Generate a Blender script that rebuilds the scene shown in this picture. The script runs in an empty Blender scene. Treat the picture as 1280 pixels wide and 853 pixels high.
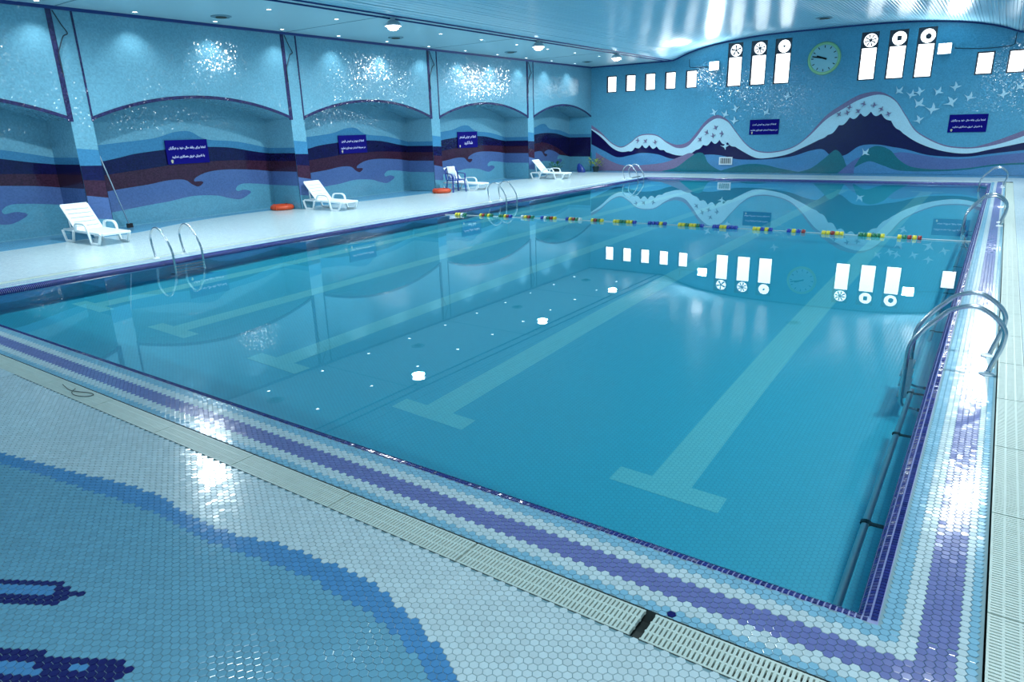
import bpy, math, random
import numpy as np
from mathutils import Vector, Matrix

random.seed(7)
S = bpy.context.scene
COL = S.collection

# ------------------------------------------------------------------ camera, world, exposure
YAW, PITCH, ROLL, FPX, CAMH = .616354402, .303597373, -.0285317644, 847.278, 2.16
def camera():
    cy, sy, cp, sp = math.cos(YAW), math.sin(YAW), math.cos(PITCH), math.sin(PITCH)
    f = Vector((-sy*cp, cy*cp, -sp)); r = Vector((cy, sy, 0)); u = r.cross(f)
    c, s = math.cos(ROLL), math.sin(ROLL)
    r2 = c*r + s*u; u2 = -s*r + c*u
    cam = bpy.data.cameras.new('camera'); o = bpy.data.objects.new('camera', cam); COL.objects.link(o)
    m = Matrix((r2, u2, -f)).transposed().to_4x4(); m.translation = (0, 0, CAMH)
    o.matrix_world = m
    cam.sensor_width = 36; cam.lens = 36*FPX/1280; cam.clip_start = .05; cam.clip_end = 200
    S.camera = o
camera()
w = bpy.data.worlds.new('World'); S.world = w; w.use_nodes = True
w.node_tree.nodes['Background'].inputs[0].default_value = (.75, .9, 1, 1)
w.node_tree.nodes['Background'].inputs[1].default_value = 1.0
S.view_settings.view_transform = 'Standard'; S.view_settings.look = 'None'
S.view_settings.gamma = 1; S.view_settings.use_curve_mapping = False
S.view_settings.exposure = 0.2
S.cycles.use_denoising = True
S.cycles.max_bounces = 10; S.cycles.diffuse_bounces = 5; S.cycles.glossy_bounces = 4
S.cycles.transmission_bounces = 6; S.cycles.transparent_max_bounces = 6
S.cycles.sample_clamp_indirect = 6.0
FLOOD_W = 300.0       # each hall flood lamp
WALLFLOOD_W = 90.0    # floods on the far wall
SPOT_W = 60.0         # recessed downlights
PANE_E = 3.0          # daylight through the frosted panes
LAMPC = (.84, .97, 1.0)

# ------------------------------------------------------------------ dimensions (metres)
XL, XR, YN, YF = -12.45, -.14, 2.96, 28.03      # pool coping edge
CW, GW, RIM = .41, .20, .095                      # coping, grate, rolled rim widths
WX0, WX1, WY0, WY1 = XL+RIM, XR-RIM, YN+RIM, YF-RIM
WATER = -.06; DEPTH = -1.3
LW, LB, RW, NW, FW = -17.2, -18.45, 4.2, -3.2, 31.7
CEIL = 4.95
PILL = [(1.45, 1.92), (7.45, 7.92), (13.43, 13.9), (19.6, 20.07), (25.95, 26.42)]

# ------------------------------------------------------------------ helpers
def lin(c):
    return tuple(((v/255)/12.92 if v/255 <= .04045 else ((v/255+.055)/1.055)**2.4) for v in c)
class NT:
    def __init__(s, name):
        s.m = bpy.data.materials.new(name); s.m.use_nodes = True; s.t = s.m.node_tree
        s.b = s.t.nodes['Principled BSDF']
    def n(s, typ, **k):
        nd = s.t.nodes.new(typ)
        for a, v in k.items(): setattr(nd, a, v)
        return nd
    def put(s, sock, v):
        if isinstance(v, bpy.types.NodeSocket): s.t.links.new(v, sock)
        elif v is not None: sock.default_value = v
    def math(s, op, a, b=None, c=None):
        nd = s.n('ShaderNodeMath', operation=op)
        for i, v in enumerate((a, b, c)): s.put(nd.inputs[i], v)
        return nd.outputs[0]
    def vm(s, op, a, b=None, c=None, out=0):
        nd = s.n('ShaderNodeVectorMath', operation=op)
        for i, v in enumerate((a, b, c)):
            if v is not None: s.put(nd.inputs[i], v)
        return nd.outputs[out]
    def mix(s, f, a, b):
        nd = s.n('ShaderNodeMix', data_type='RGBA')
        s.put(nd.inputs[0], f); s.put(nd.inputs[6], a); s.put(nd.inputs[7], b)
        return nd.outputs[2]
    def pos(s):
        return s.n('ShaderNodeNewGeometry').outputs['Position']
    def tilt(s, rnd, amt):
        g = s.n('ShaderNodeNewGeometry').outputs['Normal']
        d = s.vm('MULTIPLY', s.vm('SUBTRACT', rnd, (.5, .5, .5)), (amt, amt, amt))
        s.put(s.b.inputs['Normal'], s.vm('NORMALIZE', s.vm('ADD', g, d)))
    def vary(s, col, val, amt):
        f = s.math('MULTIPLY_ADD', val, amt, 1-amt/2)
        nd = s.n('ShaderNodeVectorMath', operation='SCALE'); s.put(nd.inputs[0], col[:3] if isinstance(col, tuple) else col); s.put(nd.inputs[3], f)
        return nd.outputs[0]
def C4(c): return (*lin(c), 1)
def plain(name, c, rough=.5, metal=0, var=.08, scale=9, bump=0):
    k = NT(name); nz = k.n('ShaderNodeTexNoise'); nz.inputs['Scale'].default_value = scale
    k.put(nz.inputs['Vector'], k.n('ShaderNodeTexCoord').outputs['Object'])
    k.put(k.b.inputs['Base Color'], k.vary(C4(c), nz.outputs[0], var))
    k.b.inputs['Roughness'].default_value = rough; k.b.inputs['Metallic'].default_value = metal
    if bump:
        bp = k.n('ShaderNodeBump'); bp.inputs['Strength'].default_value = bump
        k.put(bp.inputs['Height'], nz.outputs[0]); k.put(k.b.inputs['Normal'], bp.outputs[0])
    return k.m
def mosaic(name, c, cell=.033, rough=.1, tilt=.11, var=.18, grout=None, blotch=.1):
    """small glass tiles laid in a square grid, each a touch out of plane"""
    k = NT(name); p = k.vm('ADD', k.pos(), (.0113, .0097, .0119))
    sn = k.vm('SNAP', p, (cell, cell, cell))
    wn = k.n('ShaderNodeTexWhiteNoise', noise_dimensions='3D'); k.put(wn.inputs['Vector'], sn)
    col = k.vary(C4(c), wn.outputs['Value'], var)
    nz = k.n('ShaderNodeTexNoise'); nz.inputs['Scale'].default_value = .8; k.put(nz.inputs['Vector'], p)
    col = k.vary(col, nz.outputs[0], blotch*2)
    k.put(k.b.inputs['Base Color'], col)
    k.b.inputs['Roughness'].default_value = rough
    k.tilt(wn.outputs['Color'], tilt)
    return k.m
def hexnodes(k, pitch):
    """hexagon lattice with flats facing y: returns cell centre and distance to the cell edge"""
    p = k.vm('MULTIPLY', k.pos(), (1/pitch, 1/pitch, 0))
    s = (math.sqrt(3), 1, 1); h = (math.sqrt(3)/2, .5, 0)
    def cell(q):
        fl = k.vm('FLOOR', k.vm('DIVIDE', q, s)); return k.vm('SUBTRACT', q, k.vm('ADD', k.vm('MULTIPLY', fl, s), (s[0]/2, .5, 0)))
    a = cell(p); b = cell(k.vm('ADD', p, h))
    la = k.vm('LENGTH', a, out=1); lb = k.vm('LENGTH', b, out=1)
    near = k.math('LESS_THAN', la, lb)
    mx = k.n('ShaderNodeMix', data_type='VECTOR'); k.put(mx.inputs[0], near); k.put(mx.inputs[4], b); k.put(mx.inputs[5], a)
    g = mx.outputs[1]; ab = k.vm('ABSOLUTE', g)
    sx = k.n('ShaderNodeSeparateXYZ'); k.put(sx.inputs[0], ab)
    e = k.math('MAXIMUM', sx.outputs[1], k.math('ADD', k.math('MULTIPLY', sx.outputs[0], .8660254), k.math('MULTIPLY', sx.outputs[1], .5)))
    edge = k.math('SUBTRACT', .5, e)
    ctr = k.vm('SUBTRACT', p, g)
    return ctr, edge
def hexfloor(name, c, grout, pitch=.0415, rough=.22, tilt=.03, bandcols=None, var=.1):
    k = NT(name); ctr, edge = hexnodes(k, pitch)
    wn = k.n('ShaderNodeTexWhiteNoise', noise_dimensions='3D')
    k.put(wn.inputs['Vector'], k.vm('FLOOR', k.vm('MULTIPLY_ADD', ctr, (4, 4, 4), (.5, .5, .5))))
    col = C4(c)
    if bandcols:   # bands at a set distance from the pool edge, taken at each tile's centre
        cx, cy, hx, hy = (XL+XR)/2, (YN+YF)/2, (XR-XL)/2, (YF-YN)/2
        q = k.vm('ABSOLUTE', k.vm('SUBTRACT', k.vm('MULTIPLY', ctr, (pitch, pitch, 0)), (cx, cy, 0)))
        sp = k.n('ShaderNodeSeparateXYZ'); k.put(sp.inputs[0], k.vm('SUBTRACT', q, (hx, hy, 0)))
        d = k.math('MAXIMUM', sp.outputs[0], sp.outputs[1])
        for lo, cc in bandcols: col = k.mix(k.math('GREATER_THAN', d, lo), col, C4(cc))
    col = k.vary(col, wn.outputs['Value'], var)
    m = k.math('LESS_THAN', edge, .045)
    k.put(k.b.inputs['Base Color'], k.mix(m, col, C4(grout)))
    k.b.inputs['Roughness'].default_value = rough
    k.tilt(wn.outputs['Color'], tilt)
    return k.m
def tilemat(name, c, rough=.14, tilt=.03, var=.12):
    """one glazed tile colour; every separate tile differs slightly"""
    k = NT(name); g = k.n('ShaderNodeNewGeometry'); oi = k.n('ShaderNodeObjectInfo')
    r = k.math('ADD', g.outputs['Random Per Island'], oi.outputs['Random'])
    wn = k.n('ShaderNodeTexWhiteNoise', noise_dimensions='1D'); k.put(wn.inputs['W'], k.math('MULTIPLY', r, 917.3))
    k.put(k.b.inputs['Base Color'], k.vary(C4(c), wn.outputs['Value'], var))
    k.b.inputs['Roughness'].default_value = rough; k.b.inputs['Specular IOR Level'].default_value = .35
    k.tilt(wn.outputs['Color'], tilt)
    return k.m
def glow(name, c, e):
    k = NT(name); k.b.inputs['Base Color'].default_value = (.8, .8, .8, 1)
    k.b.inputs['Emission Color'].default_value = (*c, 1); k.b.inputs['Emission Strength'].default_value = e
    return k.m

class MB:
    def __init__(s): s.v = []; s.f = []; s.mi = []; s.k = 0
    def mat(s, k): s.k = k; return s
    def add(s, vs, fs):
        o = len(s.v); s.v += [tuple(v) for v in vs]; s.f += [tuple(i+o for i in f) for f in fs]; s.mi += [s.k]*len(fs); return s
    def box(s, x0, y0, z0, x1, y1, z1):
        v = [(x0,y0,z0),(x1,y0,z0),(x1,y1,z0),(x0,y1,z0),(x0,y0,z1),(x1,y0,z1),(x1,y1,z1),(x0,y1,z1)]
        return s.add(v, [(0,3,2,1),(4,5,6,7),(0,1,5,4),(1,2,6,5),(2,3,7,6),(3,0,4,7)])
    def quad(s, *p): return s.add(p, [tuple(range(len(p)))])
    def bar(s, p, q, w, h, up=(0,0,1), ch=0.0):
        p, q = Vector(p), Vector(q); d = (q-p).normalized(); u = Vector(up)
        a = d.cross(u)
        if a.length < 1e-4: a = d.cross(Vector((1,0,0)))
        a.normalize(); u = a.cross(d)
        a = a*w/2; u = u*h/2
        if ch:
            c = 1-ch; ring = [(-c,-1),(c,-1),(1,-c),(1,c),(c,1),(-c,1),(-1,c),(-1,-c)]
        else: ring = [(-1,-1),(1,-1),(1,1),(-1,1)]
        n = len(ring); vs = [P+a*x+u*y for P in (p, q) for x, y in ring]
        fs = [tuple(reversed(range(n))), tuple(range(n, 2*n))]+[(i,(i+1)%n,(i+1)%n+n,i+n) for i in range(n)]
        return s.add(vs, fs)
    def tube(s, pts, r, seg=10, caps=True, closed=False):
        pts = [Vector(p) for p in pts]; n = len(pts); vs = []; prev = None
        for i, p in enumerate(pts):
            if closed: d = pts[(i+1) % n]-pts[i-1]
            else: d = pts[min(i+1, n-1)]-pts[max(i-1, 0)]
            d.normalize()
            if prev is None:
                prev = d.cross(Vector((0,0,1)) if abs(d.z) < .9 else Vector((1,0,0)))
            a = (prev-d*prev.dot(d)).normalized(); prev = a; b = d.cross(a)
            rr = r[i] if isinstance(r, (list, tuple)) else r
            vs += [p+(a*math.cos(t)+b*math.sin(t))*rr for t in (2*math.pi*j/seg for j in range(seg))]
        fs = []
        for i in range(n if closed else n-1):
            k = (i+1) % n
            fs += [(i*seg+j, i*seg+(j+1)%seg, k*seg+(j+1)%seg, k*seg+j) for j in range(seg)]
        if caps and not closed: fs += [tuple(reversed(range(seg))), tuple(range((n-1)*seg, n*seg))]
        return s.add(vs, fs)
    def lathe(s, prof, c=(0,0,0), seg=24, axis='z', caps=True):
        vs = []
        for r, h in prof:
            for j in range(seg):
                t = 2*math.pi*j/seg; x, y = r*math.cos(t), r*math.sin(t)
                vs.append((c[0]+x, c[1]+y, c[2]+h) if axis == 'z' else ((c[0]+x, c[1]+h, c[2]+y) if axis == 'y' else (c[0]+h, c[1]+x, c[2]+y)))
        n = len(prof); fs = [(i*seg+j, i*seg+(j+1)%seg, (i+1)*seg+(j+1)%seg, (i+1)*seg+j) for i in range(n-1) for j in range(seg)]
        if caps and prof[0][0] > 0: fs.append(tuple(reversed(range(seg))))
        if caps and prof[-1][0] > 0: fs.append(tuple(range((n-1)*seg, n*seg)))
        return s.add(vs, fs)
    def prism(s, poly, d0, d1, plane='xz'):
        """flat outline given thickness between d0 and d1 along the missing axis"""
        f = {'xz': lambda a, b, d: (a, d, b), 'yz': lambda a, b, d: (d, a, b), 'xy': lambda a, b, d: (a, b, d)}[plane]
        n = len(poly); vs = [f(a, b, d0) for a, b in poly]+[f(a, b, d1) for a, b in poly]
        return s.add(vs, [tuple(range(n)), tuple(reversed(range(n, 2*n)))]+[(i, i+n, (i+1)%n+n, (i+1)%n) for i in range(n)])
    def mesh(s, name, mats, smooth=False):
        m = bpy.data.meshes.new(name); m.from_pydata([tuple(v) for v in s.v], [], s.f)
        for t in (mats if isinstance(mats, (list, tuple)) else [mats]): m.materials.append(t)
        if any(s.mi): m.polygons.foreach_set('material_index', s.mi)
        if smooth:
            m.polygons.foreach_set('use_smooth', [True]*len(s.f))
            m.update(); bm_sharp(m)
        m.update(); return m
    def obj(s, name, mats, parent=None, smooth=False, recalc=True, **k):
        m = s.mesh(name, mats, smooth)
        if recalc: fixn(m)
        return link(name, m, parent, **k)
def bm_sharp(m, ang=40):
    try: m.set_sharp_from_angle(angle=math.radians(ang))
    except Exception: pass
def fixn(m):
    import bmesh
    b = bmesh.new(); b.from_mesh(m); bmesh.ops.recalc_face_normals(b, faces=b.faces); b.to_mesh(m); b.free()
def link(name, data, parent=None, label=None, cat=None, group=None, kind=None, loc=None, rz=None):
    o = bpy.data.objects.new(name, data); COL.objects.link(o)
    if parent is not None: o.parent = parent
    if loc is not None: o.location = loc
    if rz is not None: o.rotation_euler = (0, 0, rz)
    tag(o, label, cat, group, kind); return o
def tag(o, label=None, cat=None, group=None, kind=None):
    if label: o['label'] = label
    if cat: o['category'] = cat
    if group: o['group'] = group
    if kind: o['kind'] = kind
    return o
def empty(name, loc=(0,0,0), rz=0, **k): 
    o = link(name, None, loc=loc, rz=rz, **k); o.empty_display_size = .1; return o
def dup(o, parent=None):
    c = o.copy(); COL.objects.link(c)
    if parent is not None:
        c.parent = parent; c.matrix_parent_inverse = o.matrix_parent_inverse.copy()
    for ch in list(o.children): dup(ch, c)
    return c
def interp(pts, x):
    return float(np.interp(x, [p[0] for p in pts], [p[1] for p in pts]))
def smoothcurve(pts, n=6):
    """Catmull-Rom through 2-D or 3-D points"""
    P = [Vector(p) for p in pts]; out = []
    for i in range(len(P)-1):
        a, b, c, d = P[max(i-1, 0)], P[i], P[i+1], P[min(i+2, len(P)-1)]
        for j in range(n):
            t = j/n
            out.append(.5*((2*b)+(c-a)*t+(2*a-5*b+4*c-d)*t*t+(3*b-a-3*c+d)*t**3))
    return out+[P[-1]]

ORD = 'first second third fourth fifth sixth seventh eighth ninth tenth eleventh twelfth thirteenth fourteenth fifteenth sixteenth seventeenth eighteenth nineteenth twentieth twenty-first twenty-second twenty-third twenty-fourth twenty-fifth twenty-sixth twenty-seventh'.split()
# ------------------------------------------------------------------ materials
M = {}
M['wall'] = mosaic('wall_mosaic', (106, 160, 182))
M['wall_far'] = mosaic('far_wall_mosaic', (88, 158, 188), tilt=.1)
M['plainwall'] = plain('plain_wall', (150, 190, 205), .6)
M['strip'] = mosaic('dark_edge_mosaic', (48, 46, 86), tilt=.12, var=.6)
M['navy'] = mosaic('navy_mosaic', (22, 20, 66), tilt=.06, var=.5)
M['maroon'] = mosaic('maroon_mosaic', (60, 34, 54), tilt=.06, var=.5)
M['purple'] = mosaic('blue_violet_mosaic', (78, 102, 152), tilt=.04)
M['midblue'] = mosaic('mid_blue_mosaic', (64, 126, 166), tilt=.05)
M['lowblue'] = mosaic('pale_lower_mosaic', (90, 150, 174), tilt=.05)
M['m_navy'] = mosaic('mural_navy', (22, 20, 74), tilt=.03, var=.25)
M['m_white'] = mosaic('mural_white', (188, 222, 235), tilt=.03, var=.08)
M['m_pink'] = mosaic('mural_dusty_pink', (124, 112, 146), tilt=.03)
M['m_blue'] = mosaic('mural_blue', (78, 138, 184), tilt=.03)
M['m_green'] = mosaic('mural_green', (30, 110, 124), tilt=.03)
M['m_lav'] = mosaic('mural_lavender', (90, 110, 162), tilt=.03)
GROUT = (120, 152, 160)
WHITE_T, PALE_T, MID_T, VIO_T = (190, 206, 210), (128, 176, 198), (78, 134, 182), (108, 114, 168)
M['deck'] = hexfloor('deck_hex_white', WHITE_T, (160, 190, 198))
M['apron'] = hexfloor('deck_hex_blue', (96, 156, 190), (80, 130, 160))
M['coping'] = hexfloor('coping_hex_bands', PALE_T, GROUT, bandcols=[(.07, WHITE_T), (.17, (158, 172, 200)), (.25, WHITE_T), (.355, PALE_T)])
M['grout'] = plain('tile_grout', GROUT, .7)
M['t_white'] = tilemat('tile_white', WHITE_T)
M['t_pale'] = tilemat('tile_pale_blue', PALE_T)
M['t_light'] = tilemat('tile_light_blue', (106, 158, 180))
M['t_mid'] = tilemat('tile_mid_blue', MID_T)
M['t_violet'] = tilemat('tile_violet', VIO_T)
M['t_navy'] = tilemat('tile_navy', (28, 22, 92))
TM = [M['t_white'], M['t_pale'], M['t_light'], M['t_mid'], M['t_violet'], M['t_navy']]
M['rimgrout'] = plain('rim_grout', (128, 136, 186), .5)
M['rimtile'] = tilemat('rim_tile_navy', (36, 40, 112), rough=.18, tilt=.1, var=.5)
M['basinnavy'] = mosaic('basin_navy_band', (24, 44, 118), tilt=.03)
M['basin'] = hexfloor('basin_hex', (54, 185, 208), (38, 156, 187), rough=.4, tilt=.01, var=.05)
M['basinwall'] = mosaic('basin_wall_tile', (60, 172, 200), cell=.05, tilt=.01, rough=.4)
M['lane'] = hexfloor('lane_hex', (112, 210, 216), (72, 180, 196), rough=.4, tilt=.01, var=.05)
M['grate'] = plain('grate_plastic', (190, 204, 196), .45, var=.18, scale=14)
M['dark'] = plain('matte_dark', (52, 62, 62), .8)  # dark grey for the drain channel, string and vent insides
M['steel'] = plain('polished_steel', (190, 196, 202), .2, .9)
M['railpaint'] = plain('dull_steel', (220, 226, 230), .3, .5)
M['white_plastic'] = plain('white_plastic', (226, 234, 238), .35)
M['blue_plastic'] = plain('blue_plastic', (28, 58, 138), .35)
M['orange'] = plain('orange_plastic', (206, 74, 34), .4)
M['black'] = plain('black_rubber', (18, 20, 26), .5)
M['trim'] = plain('dark_blue_trim', (22, 54, 120), .4)
M['ceil'] = plain('ceiling_plaster', (158, 196, 208), .35, var=.05, scale=2)
M['panel'] = plain('ceiling_panel_enamel', (160, 208, 226), .22, var=.06, scale=3)
M['seam'] = plain('ceiling_seam', (100, 140, 156), .6)
M['frame'] = plain('window_frame_metal', (74, 72, 82), .4, .3)
M['pane'] = glow('frosted_daylight_pane', (.86, .96, 1), PANE_E)
M['bulb'] = glow('lamp_bulb', (.9, .97, 1), 20.0)
M['lens'] = glow('lamp_lens', (.85, .95, 1), 9.0)
M['lampbody'] = plain('lamp_body', (200, 208, 214), .4)
M['sign'] = plain('sign_blue', (8, 4, 112), .8, var=.03)
M['sign'].node_tree.nodes['Principled BSDF'].inputs['Specular IOR Level'].default_value = .15
M['signtext'] = plain('sign_lettering', (226, 226, 248), .5, var=.02)
M['signmark'] = plain('sign_emblem', (196, 190, 150), .5)
M['clockface'] = plain('clock_face', (168, 208, 214), .5, var=.02)
M['clockrim'] = plain('clock_rim', (160, 205, 150), .5)
M['leaf'] = plain('leaf_green', (44, 104, 50), .5, var=.5, scale=20)
M['leaf_y'] = plain('leaf_yellow_green', (150, 170, 60), .5, var=.5, scale=20)
M['pot'] = plain('plant_pot', (40, 60, 66), .6)
M['towel'] = plain('white_towel', (220, 232, 242), .9, bump=.3)
M['f_yellow'] = plain('float_yellow', (224, 208, 60), .4)
M['f_green'] = plain('float_green', (38, 122, 84), .4)
M['f_blue'] = plain('float_blue', (30, 62, 168), .4)
M['f_red'] = plain('float_red', (150, 52, 50), .4)
M['f_white'] = plain('float_white', (214, 224, 220), .4)
M['cable'] = plain('cable_dark', (34, 50, 66), .6)
M['pole'] = plain('pole_aluminium', (170, 186, 200), .3, .8)
k = NT('pool_water'); k.b.inputs['Base Color'].default_value = (.86, .98, 1, 1); k.b.inputs['Roughness'].default_value = 0
k.b.inputs['Transmission Weight'].default_value = 1; k.b.inputs['IOR'].default_value = 1.33
M['water'] = k.m

# ------------------------------------------------------------------ structure: floor and coping
def in_poly(x, y, P):
    c = False; j = len(P)-1
    for i in range(len(P)):
        if (P[i][1] > y) != (P[j][1] > y) and x < (P[j][0]-P[i][0])*(y-P[i][1])/(P[j][1]-P[i][1])+P[i][0]: c = not c
        j = i
    return c
T0 = -.004   # grout bed under the modelled tiles
HXN, HYN = -9.5, .9    # modelled hex tiles reach this far on the near deck
fl = MB()
def deckrect(x0, y0, x1, y1, z=0.0, k=0): fl.mat(k).quad((x0,y0,z),(x1,y0,z),(x1,y1,z),(x0,y1,z))
ox0, ox1, oy0, oy1 = XL-CW-GW, XR+CW+GW-.02, YN-CW-GW-.05, YF+CW+GW
ix0, ix1, iy0, iy1 = XL-CW, XR+CW-.02, YN-CW-.05, YF+CW      # outer edge of the coping
TX0, TX1, TY0 = -7.6, 1.3, .45
deckrect(LB, NW, RW, TY0); deckrect(LB, TY0, TX0, oy0); deckrect(TX1, TY0, RW, oy0); deckrect(TX0, TY0, TX1, oy0, T0, 1)
deckrect(LB, oy0, ox0, oy1); deckrect(ox1, oy0, RW, oy1); deckrect(LB, oy1, RW, FW)
for a in ((TX0, TY0, TX1, TY0), (TX0, oy0, TX0, TY0), (TX1, TY0, TX1, oy0)):
    fl.mat(1).quad((a[0],a[1],0),(a[2],a[3],0),(a[2],a[3],T0),(a[0],a[1],T0))
# overflow channel
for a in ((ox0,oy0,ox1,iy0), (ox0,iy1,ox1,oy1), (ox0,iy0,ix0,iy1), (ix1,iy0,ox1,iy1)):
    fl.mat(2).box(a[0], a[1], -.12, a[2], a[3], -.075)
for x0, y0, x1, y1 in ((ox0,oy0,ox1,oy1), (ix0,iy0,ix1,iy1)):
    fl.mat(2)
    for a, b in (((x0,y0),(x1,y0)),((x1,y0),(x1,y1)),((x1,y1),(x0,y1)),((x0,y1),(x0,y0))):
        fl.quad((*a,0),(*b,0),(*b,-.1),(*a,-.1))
floor = fl.obj('floor', [M['deck'], M['grout'], M['dark']], recalc=False, kind='structure', label='white hexagon tiled pool deck around the pool', )
# coping bed, left and far runs carry their tiles as a surface pattern
cp = MB()
cp.mat(0).quad((ix0,iy0,T0),(ix1,iy0,T0),(ix1,YN,T0),(ix0,YN,T0))
cp.quad((XR,YN,T0),(ix1,YN,T0),(ix1,iy1,T0),(XR,iy1,T0))
cp.mat(1).quad((ix0,YN,0),(XL,YN,0),(XL,iy1,0),(ix0,iy1,0))
cp.quad((XL,YF,0),(XR,YF,0),(XR,iy1,0),(XL,iy1,0))
coping = cp.obj('trim_1', [M['grout'], M['coping']], recalc=False, kind='structure', label='pool coping of pale blue, white and violet hexagon tiles')

P_ = .0415; HXW = P_*math.sqrt(3)/2
def hex_centres(x0, y0, x1, y1):
    i0, i1 = int(math.ceil(x0/HXW)), int(math.floor(x1/HXW))
    for i in range(i0, i1+1):
        off = P_/2 if i % 2 else 0
        for j in range(int(math.ceil((y0-off)/P_)), int(math.floor((y1-off)/P_))+1):
            yield i*HXW, j*P_+off
R_ = P_/math.sqrt(3)*.925
HV = [(math.cos(math.radians(60*a)), math.sin(math.radians(60*a))) for a in range(6)]
def add_hex(V, F, x, y, z0, z1, r=R_, clip=None):
    o = len(V)
    pts = [(x+r*c, y+r*s) for c, s in HV]
    if clip: pts = [(min(max(a, clip[0]), clip[2]), min(max(b, clip[1]), clip[3])) for a, b in pts]
    cx, cy = sum(p[0] for p in pts)/6, sum(p[1] for p in pts)/6
    V += [(a, b, z0) for a, b in pts]+[(a, b, z1-.0012) for a, b in pts]+[(cx+(a-cx)*.93, cy+(b-cy)*.93, z1) for a, b in pts]
    F += [(o+i, o+(i+1)%6, o+6+(i+1)%6, o+6+i) for i in range(6)]
    F += [(o+6+i, o+6+(i+1)%6, o+12+(i+1)%6, o+12+i) for i in range(6)]
    F.append(tuple(o+12+i for i in range(6)))
def tile_field(name, cells, parent, nsingle, clip, label=None):
    """nearest nsingle tiles become single objects, the others one joined part"""
    cells.sort(key=lambda c: c[0]**2+c[1]**2+CAMH**2 + (0 if c[3] else 1e6))
    single, rest = cells[:nsingle], cells[nsingle:]
    protos = {}
    def full(x, y): return clip[0]+R_ < x < clip[2]-R_ and clip[1]+R_ < y < clip[3]-R_
    for x, y, c, vis in single:
        if c not in protos:
            V, F = [], []; add_hex(V, F, 0, 0, T0, 0)
            m = bpy.data.meshes.new('hex_tile'); m.from_pydata(V, [], F); m.materials.append(TM[c]); protos[c] = m
        if full(x, y): link('hex_tile', protos[c], parent, loc=(x, y, 0))
        else:
            V, F = [], []; add_hex(V, F, x, y, T0, 0, clip=clip)
            m = bpy.data.meshes.new('hex_tile'); m.from_pydata(V, [], F); m.materials.append(TM[c]); link('hex_tile', m, parent)
    V, F, MI = [], [], []
    for x, y, c, vis in rest:
        add_hex(V, F, x, y, T0, 0, clip=None if full(x, y) else clip); MI += [c]*13
    m = bpy.data.meshes.new(name); m.from_pydata(V, [], F)
    for t in TM: m.materials.append(t)
    m.polygons.foreach_set('material_index', MI); m.update()
    link(name, m, parent, kind='stuff')
# projection used only to rank which tiles are in view
_cm = S.camera.matrix_world.inverted()
def seen(x, y, z=0):
    p = _cm @ Vector((x, y, z))
    if p.z > -.1: return False
    return abs(p.x/-p.z*FPX) < 640 and abs(p.y/-p.z*FPX) < 426
DECK_OUTER = [(-7.7, 1.2), (-6.3, 1.42), (-5.689, 1.511), (-5.394, 1.576), (-5.125, 1.615), (-4.805, 1.686), (-4.569, 1.737), (-4.322, 1.80), (-4.07, 1.81), (-3.745, 1.80), (-3.409, 1.80), (-3.22, 1.824), (-2.988, 1.889), (-2.82, 1.908), (-2.658, 1.926), (-2.555, 1.935), (-2.373, 1.94), (-2.224, 1.93), (-2.081, 1.895), (-1.971, 1.872), (-1.853, 1.848), (-1.754, 1.801), (-1.626, 1.764), (-1.496, 1.685), (-1.3, 1.5)]
DECK_INNER = [(-7.7, 1.1), (-6.0, 1.34), (-5.552, 1.43), (-5.161, 1.51), (-4.721, 1.57), (-4.436, 1.62), (-4.215, 1.647), (-3.876, 1.69), (-3.63, 1.70), (-3.319, 1.70), (-3.025, 1.73), (-2.8, 1.77), (-2.56, 1.787), (-2.488, 1.783), (-2.271, 1.772), (-2.099, 1.769), (-1.981, 1.756), (-1.877, 1.721), (-1.77, 1.693), (-1.653, 1.65), (-1.563, 1.6), (-1.4, 1.42)]
M1 = [(-4.2, 0.78), (-3.953, 0.906), (-3.834, 0.965), (-3.71, 1.021), (-3.61, 1.068), (-3.543, 1.069), (-3.422, 1.124), (-3.458, 1.044), (-3.471, 0.959), (-3.715, 0.823), (-3.95, 0.69)]
M1I = [(-4.15, 0.742), (-3.894, 0.886), (-3.626, 1.028), (-3.565, 1.02), (-3.566, 0.986), (-3.805, 0.854), (-4.06, 0.7)]
M2 = [(-3.6, 0.54), (-3.339, 0.692), (-3.095, 0.826), (-2.915, 0.912), (-2.814, 0.964), (-2.699, 0.981), (-2.699, 0.902), (-2.728, 0.816), (-3.099, 0.578), (-3.3, .46)]
M2I = [(-3.5, 0.51), (-3.244, 0.659), (-2.962, 0.821), (-2.891, 0.875), (-2.849, 0.861), (-3.183, 0.638), (-3.4, 0.5)]
def deck_colour(x, y):
    if in_poly(x, y, M1I) or in_poly(x, y, M2I): return 3
    if in_poly(x, y, M1) or in_poly(x, y, M2): return 5
    if x < -1.35 and y < interp(DECK_OUTER, x):
        if x < -1.4 and y < interp(DECK_INNER, x): return 2
        return 3
    if x >= -1.35 and x < -1.0 and y < 1.5-(x+1.35)*1.5: return 3
    return 0
dclip = (TX0, TY0, TX1, oy0)
cells = [(x, y, deck_colour(x, y), seen(x, y)) for x, y in hex_centres(TX0, TY0, TX1, oy0)]
tile_field('hex_tile_field', cells, floor, 300, dclip)
def coping_colour(d):
    return 1 if d < .07 else 0 if d < .15 else 4 if d < .285 else 0 if d < .355 else 1
cells = []
cclip = (ix0, iy0, ix1, iy1)
for x, y in hex_centres(ix0, iy0, ix1, YN-.004):
    d = max(YN-y, x-XR)
    c = coping_colour(d*.355/.40 if YN-y > x-XR else d)
    if abs(x+.93) < .02 and abs(y-2.535) < .02: c = 5
    cells.append((x, y, c, seen(x, y)))
nearclip = (ix0, iy0, ix1, YN-.002)
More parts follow.
